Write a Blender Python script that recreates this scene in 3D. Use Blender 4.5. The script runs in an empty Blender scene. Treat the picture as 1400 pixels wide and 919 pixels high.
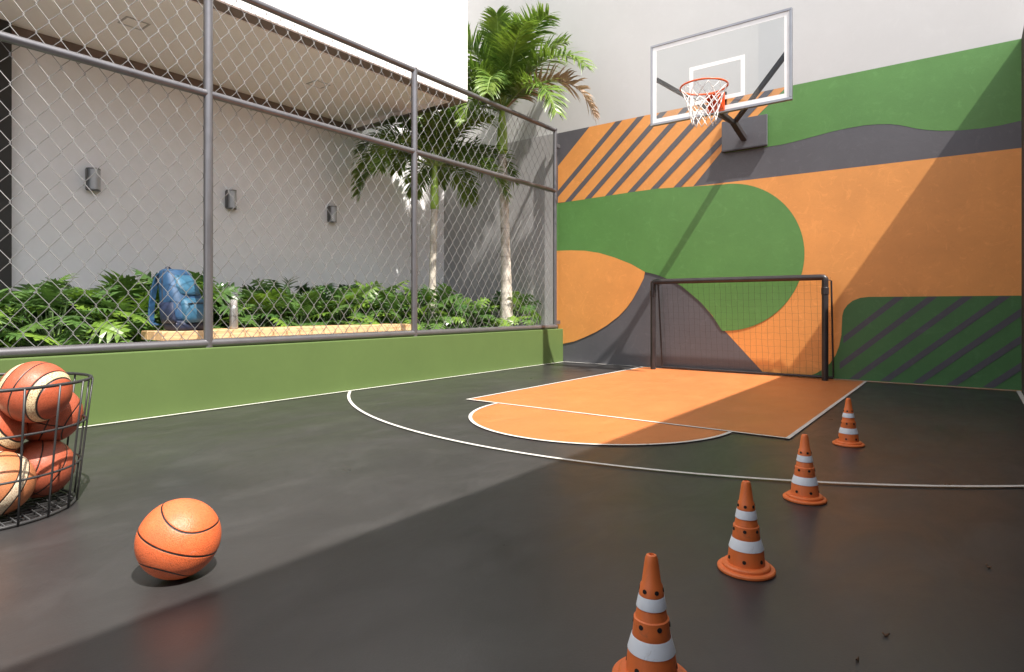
import bpy, math, random
from mathutils import Vector, Matrix, Quaternion
R = math.radians
S = bpy.context.scene
COL = S.collection
rng = random.Random(7)

# ------------------------------------------------------------------ materials
def new_mat(name):
    m = bpy.data.materials.new(name); m.use_nodes = True
    nt = m.node_tree
    b = nt.nodes['Principled BSDF']
    return m, nt, b
def ramp(nt, fac, stops):
    r = nt.nodes.new('ShaderNodeValToRGB')
    e = r.color_ramp.elements
    while len(e) < len(stops): e.new(.5)
    for q, (p, c) in zip(e, stops):
        q.position = p; q.color = (*c, 1) if len(c) == 3 else c
    nt.links.new(fac, r.inputs[0]); return r.outputs[0]
def tex(nt, kind, scale, coord='Object', detail=4, rough=.55, stretch=None, dist=0):
    tc = nt.nodes.new('ShaderNodeTexCoord')
    src = tc.outputs[coord]
    if stretch:
        mp = nt.nodes.new('ShaderNodeMapping'); mp.inputs['Scale'].default_value = stretch
        nt.links.new(src, mp.inputs[0]); src = mp.outputs[0]
    n = nt.nodes.new('ShaderNodeTexNoise' if kind == 'noise' else 'ShaderNodeTexVoronoi')
    n.inputs['Scale'].default_value = scale
    if kind == 'noise':
        n.inputs['Detail'].default_value = detail; n.inputs['Roughness'].default_value = rough
        n.inputs['Distortion'].default_value = dist
    nt.links.new(src, n.inputs['Vector'])
    return n
def mix(nt, a, b, fac, mode='MIX'):
    n = nt.nodes.new('ShaderNodeMix'); n.data_type = 'RGBA'; n.blend_type = mode
    for sock, v in ((n.inputs[6], a), (n.inputs[7], b), (n.inputs[0], fac)):
        if hasattr(v, 'is_linked') or hasattr(v, 'links'): nt.links.new(v, sock)
        elif isinstance(v, (int, float)): sock.default_value = v
        else: sock.default_value = (*v, 1)
    return n.outputs[2]
def math_(nt, op, a, b=None, c=None):
    n = nt.nodes.new('ShaderNodeMath'); n.operation = op
    for i, v in enumerate((a, b, c)):
        if v is None: continue
        if isinstance(v, (int, float)): n.inputs[i].default_value = v
        else: nt.links.new(v, n.inputs[i])
    return n.outputs[0]
def bump(nt, b, h, strength=.2, dist=.01):
    n = nt.nodes.new('ShaderNodeBump'); n.inputs['Strength'].default_value = strength
    n.inputs['Distance'].default_value = dist
    nt.links.new(h, n.inputs['Height']); nt.links.new(n.outputs[0], b.inputs['Normal'])
def plain(name, c, rough=.5, metal=0., var=.12, scale=8, bmp=0, bscale=120, spec=.5, stretch=None):
    m, nt, b = new_mat(name)
    n = tex(nt, 'noise', scale, stretch=stretch)
    lo = tuple(x*(1-var) for x in c); hi = tuple(min(1, x*(1+var)) for x in c)
    nt.links.new(ramp(nt, n.outputs['Fac'], [(.3, lo), (.7, hi)]), b.inputs['Base Color'])
    b.inputs['Roughness'].default_value = rough; b.inputs['Metallic'].default_value = metal
    b.inputs['Specular IOR Level'].default_value = spec
    if bmp:
        n2 = tex(nt, 'noise', bscale, detail=3); bump(nt, b, n2.outputs['Fac'], bmp, .004)
    return m
def plaster(name, c, rough=.75, var=.07, trowel=.16, spec=.3, st=1.0):
    """painted render: broad mottling, fine roller grain and trowel relief"""
    m, nt, b = new_mat(name)
    a = tex(nt, 'noise', 1.6, detail=6, rough=.65)
    f = tex(nt, 'noise', 14, detail=5, rough=.7, dist=1.2)
    s = tex(nt, 'noise', 3, detail=5, rough=.7, stretch=(5, 5, .5))
    base = ramp(nt, a.outputs['Fac'], [(.3, tuple(x*(1-var) for x in c)), (.7, tuple(min(1, x*(1+var)) for x in c))])
    base = mix(nt, base, tuple(x*.86 for x in c), ramp(nt, f.outputs['Fac'], [(.55, (0, 0, 0)), (.8, (.6*st,)*3)]))
    base = mix(nt, base, tuple(x*.8 for x in c), ramp(nt, s.outputs['Fac'], [(.6, (0, 0, 0)), (.85, (.5*st,)*3)]))
    l = tex(nt, 'noise', 5.5, detail=7, rough=.75, dist=2.2)
    base = mix(nt, base, tuple(min(1, x*1.18+.012*(trowel > .1)) for x in c), ramp(nt, l.outputs['Fac'], [(.54, (0, 0, 0)), (.7, (.75*st,)*3)]))
    nt.links.new(base, b.inputs['Base Color'])
    b.inputs['Roughness'].default_value = rough
    b.inputs['Specular IOR Level'].default_value = spec
    f2 = tex(nt, 'noise', 45, detail=6, rough=.7)
    h = math_(nt, 'ADD', f.outputs['Fac'], math_(nt, 'MULTIPLY', f2.outputs['Fac'], .35))
    bump(nt, b, h, trowel, .006)
    return m
def leafy(name, c1, c2, trans=.3, rough=.38, scale=3.0):
    m, nt, b = new_mat(name)
    n = tex(nt, 'noise', scale, detail=3)
    n2 = tex(nt, 'noise', 40, detail=2)
    col = ramp(nt, n.outputs['Fac'], [(.32, c1), (.68, c2)])
    col = mix(nt, col, tuple(min(1, x*1.35) for x in c2), ramp(nt, n2.outputs['Fac'], [(.5, (0, 0, 0)), (.8, (.5, .5, .5))]))
    nt.links.new(col, b.inputs['Base Color'])
    b.inputs['Roughness'].default_value = rough
    t = nt.nodes.new('ShaderNodeBsdfTranslucent')
    nt.links.new(mix(nt, col, (1.0, 1.1, .35), .35, 'MULTIPLY'), t.inputs['Color'])
    ms = nt.nodes.new('ShaderNodeMixShader'); ms.inputs[0].default_value = trans
    out = nt.nodes['Material Output']
    nt.links.new(b.outputs[0], ms.inputs[1]); nt.links.new(t.outputs[0], ms.inputs[2])
    nt.links.new(ms.outputs[0], out.inputs['Surface'])
    return m
def court_paint(name, c, rough=.36, var=.14, dirt=(.5, .5, .5), spec=.5):
    """acrylic sports coating: cloudy wear, scuffs, fine grain, uneven gloss"""
    m, nt, b = new_mat(name)
    a = tex(nt, 'noise', .9, detail=6, rough=.6, dist=.4)
    s = tex(nt, 'noise', 3.2, detail=7, rough=.72, dist=.8, stretch=(1, .55, 1))
    g = tex(nt, 'noise', 140, detail=3)
    v = tex(nt, 'voronoi', 2.3)
    col = ramp(nt, a.outputs['Fac'], [(.3, tuple(x*(1-var) for x in c)), (.7, tuple(min(1, x*(1+var)) for x in c))])
    col = mix(nt, col, tuple(min(1, x*1.25+.004) for x in c), ramp(nt, s.outputs['Fac'], [(.52, (0, 0, 0)), (.78, (.55, .55, .55))]))
    col = mix(nt, col, tuple(x*d for x, d in zip(c, dirt)), ramp(nt, s.outputs['Fac'], [(.2, (.6, .6, .6)), (.4, (0, 0, 0))]))
    w2 = tex(nt, 'noise', 5.0, detail=5, rough=.62, dist=.5, stretch=(1, .6, 1))
    col = mix(nt, col, tuple(min(1, x*1.5+.006) for x in c), ramp(nt, w2.outputs['Fac'], [(.50, (0, 0, 0)), (.72, (.55*var/.2,)*3)]))
    gr = tex(nt, 'noise', 420, detail=2)
    col = mix(nt, col, tuple(x*.7 for x in c), ramp(nt, gr.outputs['Fac'], [(.5, (0, 0, 0)), (.68, (.7, .7, .7))]))
    # small dropped specks
    col = mix(nt, col, tuple(x*.35 for x in c), ramp(nt, v.outputs['Distance'], [(.018, (.8, .8, .8)), (.03, (0, 0, 0))]))
    nt.links.new(col, b.inputs['Base Color'])
    rr = ramp(nt, s.outputs['Fac'], [(.3, (rough-.05,)*3), (.7, (rough+.1,)*3)])
    nt.links.new(rr, b.inputs['Roughness'])
    b.inputs['Specular IOR Level'].default_value = spec
    h = math_(nt, 'ADD', g.outputs['Fac'], math_(nt, 'MULTIPLY', w2.outputs['Fac'], 1.2))
    bump(nt, b, h, .1, .003)
    return m
def ball_mat(name, c, cream=None, zseam=True, c0=.22, c1=.5, cv=.38, mid=False):
    """pebbled rubber with seams drawn from the ball's own coordinates"""
    m, nt, b = new_mat(name)
    tc = nt.nodes.new('ShaderNodeTexCoord')
    sx = nt.nodes.new('ShaderNodeSeparateXYZ'); nt.links.new(tc.outputs['Object'], sx.inputs[0])
    k = 1/.12
    x = math_(nt, 'ABSOLUTE', math_(nt, 'MULTIPLY', sx.outputs[0], k))
    y = math_(nt, 'ABSOLUTE', math_(nt, 'MULTIPLY', sx.outputs[1], k))
    z = math_(nt, 'ABSOLUTE', math_(nt, 'MULTIPLY', sx.outputs[2], k))
    t = math_(nt, 'SUBTRACT', x, math_(nt, 'MULTIPLY', math_(nt, 'MULTIPLY', z, z), cv))
    d = x if not cream else math_(nt, 'ABSOLUTE', math_(nt, 'SUBTRACT', t, c0))
    if mid: d = math_(nt, 'MINIMUM', d, x)
    if zseam: d = math_(nt, 'MINIMUM', d, z)
    d = math_(nt, 'MINIMUM', d, math_(nt, 'ABSOLUTE', math_(nt, 'SUBTRACT', t, c1)))
    w = .022
    seam = math_(nt, 'LESS_THAN', d, w)
    groove = nt.nodes.new('ShaderNodeMapRange'); nt.links.new(d, groove.inputs[0])
    groove.inputs[1].default_value = 0; groove.inputs[2].default_value = w*1.8
    n = tex(nt, 'noise', 9, detail=5, rough=.7)
    col = ramp(nt, n.outputs['Fac'], [(.3, tuple(q*.8 for q in c)), (.7, tuple(min(1, q*1.12) for q in c))])
    if cream:
        band = math_(nt, 'MULTIPLY', math_(nt, 'GREATER_THAN', t, c0), math_(nt, 'LESS_THAN', t, c1))
        col = mix(nt, col, cream, band)
    pb = tex(nt, 'voronoi', 330)
    col = mix(nt, col, tuple(q*.62 for q in c), ramp(nt, pb.outputs['Distance'], [(.45, (0, 0, 0)), (.75, (.8, .8, .8))]))
    sc = tex(nt, 'noise', 26, detail=6, rough=.75, dist=1.5)
    col = mix(nt, col, (.34, .27, .22), ramp(nt, sc.outputs['Fac'], [(.6, (0, 0, 0)), (.76, (.42, .42, .42))]))
    col = mix(nt, col, (.012, .01, .01), seam)
    nt.links.new(ramp(nt, sc.outputs['Fac'], [(.35, (.34,)*3), (.75, (.62,)*3)]), b.inputs['Roughness'])
    nt.links.new(col, b.inputs['Base Color'])
    v = pb
    h = math_(nt, 'ADD', math_(nt, 'MULTIPLY', groove.outputs[0], 1.0), math_(nt, 'MULTIPLY', v.outputs['Distance'], -.28))
    bump(nt, b, h, .8, .0025)
    return m
def cone_mat(name, c, dirt):
    """moulded plastic with scuffs; each cone a little differently faded"""
    m, nt, b = new_mat(name)
    oi = nt.nodes.new('ShaderNodeObjectInfo')
    n = tex(nt, 'noise', 14, detail=4); sc = tex(nt, 'noise', 30, detail=7, rough=.8, dist=1.2, stretch=(1, 1, .5))
    col = ramp(nt, n.outputs['Fac'], [(.3, tuple(q*.84 for q in c)), (.7, tuple(min(1, q*1.1) for q in c))])
    col = mix(nt, col, tuple(min(1, q*1.15+.03) for q in c), math_(nt, 'MULTIPLY', oi.outputs['Random'], .6))
    col = mix(nt, col, dirt, ramp(nt, sc.outputs['Fac'], [(.56, (0, 0, 0)), (.74, (.65, .65, .65))]))
    nt.links.new(col, b.inputs['Base Color'])
    nt.links.new(ramp(nt, sc.outputs['Fac'], [(.35, (.36,)*3), (.7, (.62,)*3)]), b.inputs['Roughness'])
    bump(nt, b, sc.outputs['Fac'], .12, .002)
    return m
def glass_mat():
    m, nt, b = new_mat('clear_board_glass')
    nt.nodes.remove(b)
    tr = nt.nodes.new('ShaderNodeBsdfTransparent'); tr.inputs[0].default_value = (.93, .945, .95, 1)
    gl = nt.nodes.new('ShaderNodeBsdfGlossy'); gl.inputs['Roughness'].default_value = .02
    fr = nt.nodes.new('ShaderNodeFresnel'); fr.inputs[0].default_value = 1.45
    ms = nt.nodes.new('ShaderNodeMixShader')
    nt.links.new(fr.outputs[0], ms.inputs[0]); nt.links.new(tr.outputs[0], ms.inputs[1]); nt.links.new(gl.outputs[0], ms.inputs[2])
    nt.links.new(ms.outputs[0], nt.nodes['Material Output'].inputs['Surface'])
    return m
def wood_mat():
    m, nt, b = new_mat('pale_bench_wood')
    n = tex(nt, 'noise', 5, detail=6, rough=.65, stretch=(14, .9, 14), dist=.6)
    col = ramp(nt, n.outputs['Fac'], [(.25, (.40, .22, .10)), (.5, (.60, .38, .20)), (.75, (.72, .50, .30))])
    nt.links.new(col, b.inputs['Base Color']); b.inputs['Roughness'].default_value = .5
    bump(nt, b, n.outputs['Fac'], .15, .004)
    return m
def trunk_mat():
    m, nt, b = new_mat('grey_palm_bark')
    n = tex(nt, 'noise', 10, detail=6, rough=.7, stretch=(1, 1, .6))
    r = tex(nt, 'noise', 5, detail=3, stretch=(.3, .3, 5))
    col = ramp(nt, n.outputs['Fac'], [(.28, (.20, .17, .13)), (.5, (.52, .48, .42)), (.72, (.70, .67, .61))])
    col = mix(nt, col, (.16, .13, .10), ramp(nt, r.outputs['Fac'], [(.58, (0, 0, 0)), (.7, (.7, .7, .7))]))
    nt.links.new(col, b.inputs['Base Color']); b.inputs['Roughness'].default_value = .85
    bump(nt, b, math_(nt, 'ADD', n.outputs['Fac'], r.outputs['Fac']), .5, .01)
    return m

ORANGE = (.71, .30, .080); GREEN = (.095, .235, .06); GREY = (.10, .098, .112)
MU = dict(rough=.46, spec=.5, var=.09, trowel=.2)
M = dict(
    floor=court_paint('charcoal_court_paint', (.0320, .0307, .0310), .32, .22, spec=.5),
    key=court_paint('orange_court_paint', (.47, .153, .048), .40, .07, (.78, .72, .7)),
    line=court_paint('white_line_paint', (.54, .525, .50), .5, .14, (.62, .6, .58)),
    orange=plaster('orange_wall_paint', ORANGE, **MU), green=plaster('green_wall_paint', GREEN, **MU),
    grey=plaster('grey_wall_paint', GREY, **MU), darkgreen=plaster('deep_green_wall_paint', (.045, .14, .04), **MU),
    darkgrey=plaster('slate_stripe_paint', (.065, .063, .08), **MU),
    wall=plaster('pale_grey_render', (.52, .52, .525), var=.03, trowel=.05, st=.25),
    garden=plaster('garden_grey_render', (.82, .815, .845), var=.03, trowel=.06, st=.3),
    endshade=plaster('shade_grey_render', (.36, .355, .365), var=.05, trowel=.08),  # darker grey, with the shade at the garden end put into the colour
    facade=plaster('white_render', (.80, .785, .78), var=.03, trowel=.04, st=.3),
    soffit=plaster('beige_soffit_paint', (.92, .845, .845), var=.02, trowel=.03, st=.2),
    lightframe=plain('grey_light_frame', (.40, .36, .35), .5),
    trim=plain('brown_edge_trim', (.20, .15, .13), .6),
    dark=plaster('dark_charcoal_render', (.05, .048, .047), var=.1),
    brownwall=plaster('dark_brown_render', (.06, .048, .042), var=.1),
    olive=plaster('olive_green_paint', (.080, .124, .036), var=.05, trowel=.08, st=.35),
    soil=plain('dark_soil', (.16, .14, .12), .9, var=.45, scale=22, bmp=.8, bscale=60),
    paving=plain('pale_grey_paving', (.54, .53, .52), .8, var=.2, scale=9, bmp=.2),
    steel=plain('grey_fence_paint', (.17, .165, .175), .3, .6, var=.1, bmp=.05),
    wire=plain('galvanised_wire', (.25, .247, .245), .42, .6, var=.15),
    goal=plain('black_goal_paint', (.035, .03, .032), .34, .2, var=.2, bmp=.04),
    string=plain('dark_net_string', (.05, .045, .045), .8),
    netwhite=plain('white_net_cord', (.78, .76, .74), .8),
    blackm=plain('black_arm_paint', (.035, .03, .032), .45, .1),
    white=plain('white_board_paint', (.78, .78, .79), .4, var=.03),
    alu=plain('brushed_aluminium', (.30, .31, .34), .38, .8, var=.06),
    rim=plain('orange_red_enamel', (.68, .11, .025), .35),
    glass=glass_mat(), wood=wood_mat(), trunk=trunk_mat(),
    shaft=plain('green_crownshaft', (.30, .46, .07), .4, var=.3, scale=5, stretch=(2, 2, .6)),
    frond=leafy('palm_leaf', (.055, .125, .020), (.20, .29, .045), .3),
    rachis=plain('palm_rib', (.20, .28, .07), .5, var=.2),
    deadfrond=leafy('dry_palm_leaf', (.26, .17, .115), (.46, .33, .24), .25, .7),
    phil=leafy('lobed_leaf', (.028, .080, .024), (.105, .19, .045), .26, .28, 2.2),
    phil2=leafy('young_lobed_leaf', (.07, .15, .02), (.20, .32, .05), .34, .34, 2.6),
    stem=plain('leaf_stem', (.09, .15, .05), .55, var=.3),
    ball=ball_mat('orange_ball_rubber', (.74, .155, .052), zseam=False),
    ball2=ball_mat('cream_striped_ball_leather', (.47, .10, .045), (.74, .62, .38), c0=.42, c1=.66, cv=.10, mid=True, zseam=False),
    ball4=ball_mat('tan_ball_leather', (.54, .20, .085), (.72, .63, .47), c0=.10, c1=.46),
    ball3=ball_mat('brown_orange_ball_leather', (.43, .10, .05)),
    basket=plain('dark_basket_wire', (.055, .055, .057), .42, .5),
    coneO=cone_mat('orange_cone_plastic', (.74, .165, .034), (.30, .12, .06)),
    coneW=cone_mat('white_reflective_band', (.66, .69, .74), (.36, .33, .31)),
    hole=plain('hole_shadow', (.012, .01, .01), .9),
    lamp=plain('grey_lamp_metal', (.10, .10, .105), .45, .4), lampface=plain('frosted_lamp_glass', (.44, .45, .48), .3, var=.04),
    blue=plain('blue_nylon', (.016, .06, .135), .55, var=.28, scale=14, bmp=.5, bscale=200),
    blue2=plain('light_blue_nylon', (.028, .105, .18), .5, var=.2, scale=14, bmp=.5, bscale=200),
    navy=plain('navy_nylon', (.010, .018, .05), .6, var=.25, scale=18, bmp=.5, bscale=200),
    zip=plain('dark_zip', (.015, .018, .03), .5),
    bottle=plain('satin_steel_bottle', (.46, .45, .43), .3, .75, var=.08), cap=plain('grey_bottle_cap', (.36, .35, .34), .4),
    leaflitter=plain('dry_leaf_bit', (.10, .05, .025), .8, var=.4, scale=60),
)

# ------------------------------------------------------------------ mesh builder
ORG = {}
class MB:
    def __init__(s): s.v = []; s.f = []; s.m = []
    def poly(s, pts, mi=0):
        i = len(s.v); s.v += [Vector(p) for p in pts]; s.f.append(tuple(range(i, i+len(pts)))); s.m.append(mi)
    def box(s, a, b, mi=0, M4=None):
        (x0, y0, z0), (x1, y1, z1) = a, b
        i = len(s.v)
        P = [Vector(p) for p in ((x0,y0,z0),(x1,y0,z0),(x1,y1,z0),(x0,y1,z0),(x0,y0,z1),(x1,y0,z1),(x1,y1,z1),(x0,y1,z1))]
        if M4: P = [M4 @ p for p in P]
        s.v += P
        for q in ((3,2,1,0),(4,5,6,7),(0,1,5,4),(1,2,6,5),(2,3,7,6),(3,0,4,7)):
            s.f.append(tuple(i+k for k in q)); s.m.append(mi)
    def tube(s, pts, r, n=8, closed=False, mi=0, cap=True):
        pts = [Vector(p) for p in pts]; N = len(pts)
        rs = r if isinstance(r, (list, tuple)) else [r]*N
        up = None; i0 = len(s.v)
        for k in range(N):
            if closed: t = pts[(k+1) % N]-pts[k-1]
            else: t = pts[min(k+1, N-1)]-pts[max(k-1, 0)]
            t = t.normalized() if t.length > 1e-9 else Vector((0, 0, 1))
            if up is None:
                up = t.orthogonal().normalized()
            else:
                up = up-t*up.dot(t)
                up = up.normalized() if up.length > 1e-6 else t.orthogonal().normalized()
            w = t.cross(up)
            for j in range(n):
                a = 2*math.pi*j/n
                s.v.append(pts[k]+(up*math.cos(a)+w*math.sin(a))*rs[k])
        for k in range(N if closed else N-1):
            k2 = (k+1) % N
            for j in range(n):
                j2 = (j+1) % n
                s.f.append((i0+k*n+j, i0+k*n+j2, i0+k2*n+j2, i0+k2*n+j)); s.m.append(mi)
        if cap and not closed:
            s.f.append(tuple(i0+j for j in reversed(range(n)))); s.m.append(mi)
            s.f.append(tuple(i0+(N-1)*n+j for j in range(n))); s.m.append(mi)
    def lathe(s, prof, n=32, c=(0, 0, 0), mats=None, top=True, bot=True, M4=None):
        i0 = len(s.v); K = len(prof)
        for r, z in prof:
            for j in range(n):
                a = 2*math.pi*j/n
                p = Vector((c[0]+r*math.cos(a), c[1]+r*math.sin(a), c[2]+z))
                s.v.append(M4 @ p if M4 else p)
        for k in range(K-1):
            for j in range(n):
                j2 = (j+1) % n
                s.f.append((i0+k*n+j, i0+k*n+j2, i0+(k+1)*n+j2, i0+(k+1)*n+j)); s.m.append(mats[k] if mats else 0)
        if bot: s.f.append(tuple(i0+j for j in reversed(range(n)))); s.m.append(mats[0] if mats else 0)
        if top: s.f.append(tuple(i0+(K-1)*n+j for j in range(n))); s.m.append(mats[-1] if mats else 0)
    def loft(s, rings, mi=0, cap=True):
        n = len(rings[0]); i0 = len(s.v)
        for rg in rings: s.v += [Vector(p) for p in rg]
        for k in range(len(rings)-1):
            for j in range(n):
                j2 = (j+1) % n
                s.f.append((i0+k*n+j, i0+k*n+j2, i0+(k+1)*n+j2, i0+(k+1)*n+j)); s.m.append(mi)
        if cap:
            s.f.append(tuple(i0+j for j in reversed(range(n)))); s.m.append(mi)
            s.f.append(tuple(i0+(len(rings)-1)*n+j for j in range(n))); s.m.append(mi)
    def build(s, name, mats, parent=None, smooth=0, bevel=0, seg=2):
        o0 = ORG.get(parent.name, Vector((0, 0, 0))) if parent else Vector((0, 0, 0))
        me = bpy.data.meshes.new(name)
        me.from_pydata([tuple(v-o0) for v in s.v], [], s.f)
        mats = mats if isinstance(mats, (list, tuple)) else [mats]
        for m in mats: me.materials.append(m)
        if len(mats) > 1: me.polygons.foreach_set('material_index', s.m)
        me.update()
        if smooth:
            me.polygons.foreach_set('use_smooth', [True]*len(me.polygons))
            if smooth != 180: me.set_sharp_from_angle(angle=R(smooth))
        o = bpy.data.objects.new(name, me); COL.objects.link(o)
        if parent: o.parent = parent; ORG[o.name] = o0
        if bevel:
            b = o.modifiers.new('bevel', 'BEVEL'); b.width = bevel; b.segments = seg; b.limit_method = 'ANGLE'; b.angle_limit = R(35)
        return o
def tag(o, label, cat, group=None):
    o['label'] = label; o['category'] = cat
    if group: o['group'] = group
    return o
def thing(name, label, cat, loc=(0, 0, 0), group=None):
    o = bpy.data.objects.new(name, None); COL.objects.link(o)
    o.location = loc; o.empty_display_size = .1
    ORG[o.name] = Vector(loc)
    return tag(o, label, cat, group)
def struct(o): o['kind'] = 'structure'; return o
def dup(root, loc, rot=(0, 0, 0), label=None):
    r = root.copy(); COL.objects.link(r); r.location = loc; r.rotation_euler = rot
    if label: r['label'] = label
    for ch in list(root.children):
        c = ch.copy(); COL.objects.link(c); c.parent = r
        for g in list(ch.children):
            d = g.copy(); COL.objects.link(d); d.parent = c
    return r
def circle(c, r, n, axis='z', a0=0):
    out = []
    for i in range(n):
        a = a0+2*math.pi*i/n
        p = (r*math.cos(a), r*math.sin(a))
        out.append(Vector((c[0]+p[0], c[1]+p[1], c[2])) if axis == 'z' else Vector((c[0]+p[0], c[1], c[2]+p[1])))
    return out

# ------------------------------------------------------------------ the plan of the place (metres)
XL, XR, YB = -4.69, .40, 7.46          # low planter wall, right wall, mural wall
ZM = 3.33                              # top of mural and of the right wall
XF = -4.75                             # fence line
XG = -7.03                             # garden wall
GZ = .45                               # garden level

# --- ground
g = MB(); g.box((-60, -60, -.3), (60, 60, -.02)); struct(g.build('ground', M['soil']))
g = MB(); g.box((XL+.002, -6, -.018), (XR-.002, YB-.002, 0)); struct(g.build('court_floor', M['floor']))
KX0, KX1, KY, KC, KR = -3.43, -.87, 3.92, -2.15, .945
def arc(c, r, a0, a1, n): return [(c[0]+r*math.cos(R(a0+(a1-a0)*i/n)), c[1]+r*math.sin(R(a0+(a1-a0)*i/n))) for i in range(n+1)]
g = MB()
g.poly([(KX0, KY, .004), (KX1, KY, .004), (KX1, YB-.03, .004), (KX0, YB-.03, .004)])
g.poly([(x, y, .004) for x, y in arc((KC, KY), KR, 180, 360, 48)])
struct(g.build('painted_key', M['key']))
g = MB()
def strip(pts, w, z=.008):
    L, Rr = [], []
    for i, p in enumerate(pts):
        a = Vector(pts[max(i-1, 0)]); b = Vector(pts[min(i+1, len(pts)-1)])
        t = (b-a).normalized(); nn = Vector((-t.y, t.x))
        L.append(Vector(p)+nn*w/2); Rr.append(Vector(p)-nn*w/2)
    for i in range(len(pts)-1):
        g.poly([(*Rr[i], z), (*Rr[i+1], z), (*L[i+1], z), (*L[i], z)])
lw = .025
strip([(KX0-lw/2, KY), (KX1+lw/2, KY)], lw)
strip([(KX0, KY+lw/2), (KX0, YB-.05)], lw); strip([(KX1, KY+lw/2), (KX1, YB-.05)], lw)
strip(arc((KC, KY), KR, 181.2, 358.8, 60), lw)
strip([p for p in arc((KC, 6.3), 3.65, 180, 360, 160) if XL+.05 < p[0] < XR-.04], lw)
strip([(XL+.022, -6), (XL+.022, YB-.02)], .03); strip([(XR-.024, -6), (XR-.024, YB-.02)], .034)
strip([(XL+.04, YB-.03), (XR-.045, YB-.03)], .032, .0085)
struct(g.build('court_lines', M['line']))
g = MB(); g.box((-9, -6, -.018), (XL-.142, YB-.002, GZ)); struct(g.build('garden_soil', M['soil']))
g = MB(); g.box((-5.62, -6, GZ+.002), (XL-.142, YB-.004, GZ+.012)); struct(g.build('garden_path', M['paving']))

# --- tall wall with the mural
W = thing('mural_wall', 'tall pale grey end wall painted with an orange, green and grey mural', 'wall', (-2.15, YB, 0))
b = MB(); b.box((-9.5, YB, -.3), (9, YB+.3, 9.5)); b.build('wall_body', M['wall'], W)
b = MB()
mats = [M['grey'], M['orange'], M['green'], M['darkgreen'], M['darkgrey']]
GR, OR, GN, DG, DS = range(5)
lay = [0]
def mural(pts, mi):
    lay[0] += 1
    y = YB-.0012-.0006*lay[0]
    b.poly([(x, y, z) for x, z in pts], mi)
X0, X1 = -4.80, XR
mural([(X0, .0), (X1, .0), (X1, ZM), (X0, ZM)], GR)                                    # ground coat
mural([(-2.78, 2.315), (X1, 2.30), (X1, 0), (-1.90, 0), (-2.375, .51), (-2.665, .854)], OR)       # big orange field
top = [(-1.864, 2.672), (-1.72, 2.672), (-1.587, 2.683), (-1.374, 2.710), (-1.2, 2.732), (-1.041, 2.742), (-.90, 2.745), (-.768, 2.734),
       (-.66, 2.716), (-.578, 2.692), (-.50, 2.66), (-.438, 2.632), (-.33, 2.596), (-.223, 2.570), (-.06, 2.545), (.108, 2.536), (.25, 2.54), (X1, 2.557)]
mural(top+[(X1, ZM), (-1.66, ZM), (-2.40, 2.70), (-2.36, 2.672)], GN)                   # green above the grey band
sl = .895                                                                               # stripe slope
def xz(x, z0, z): return x+(z-z0)/sl
# orange striped area
mural([(-4.78, 2.850), (-4.255, ZM), (-1.665, ZM), (-2.39, 2.722), (-2.764, 2.315), (-4.78, 2.315)], OR)
for k, x0 in enumerate((-4.985, -4.665, -4.345, -4.03, -3.70, -3.375, -3.045)):
    w = .105
    pts = [(x0, 2.31), (x0+w, 2.31), (xz(x0+w, 2.31, ZM-.002), ZM-.002), (xz(x0, 2.31, ZM-.002), ZM-.002)]
    if x0 < -4.78:                                                                      # cut by the left margin
        zl, zr = 2.31+(-4.78-x0)*sl, 2.31+(-4.78-x0-w)*sl
        pts = [(-4.78, max(zl, 2.31)), (-4.78, max(zr, 2.31)), pts[2], pts[3]]
    mural(pts, GR)
# green blob with its round end
cx, cz, r = -2.372, 1.40, .893
blob = [(X0, 2.307), (-4.2, 2.322), (-3.6, 2.338), (-3.232, 2.341), (-2.8, 2.315)]
blob += [(cx+r*math.cos(R(a)), cz+r*math.sin(R(a))) for a in range(92, -94, -4)]
hill = [(-2.375, .50), (-2.52, .69), (-2.665, .854), (-2.80, .97), (-2.906, 1.056), (-3.02, 1.125), (-3.141, 1.175), (-3.26, 1.222), (-3.40, 1.262)]
eyetop = [(-3.416, 1.26), (-3.62, 1.375), (-3.868, 1.475), (-4.10, 1.548), (-4.327, 1.591), (-4.55, 1.61), (X0, 1.616)]
mural(blob+hill[1:-1]+eyetop, GN)
eyebot = [(-4.692, .264), (-4.5, .305), (-4.327, .371), (-4.15, .448), (-3.98, .543), (-3.80, .67), (-3.68, .785), (-3.595, .893), (-3.50, 1.05), (-3.43, 1.18)]
mural(list(reversed(eyetop))+list(reversed(eyebot))+[(X0, .25)], OR)
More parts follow.
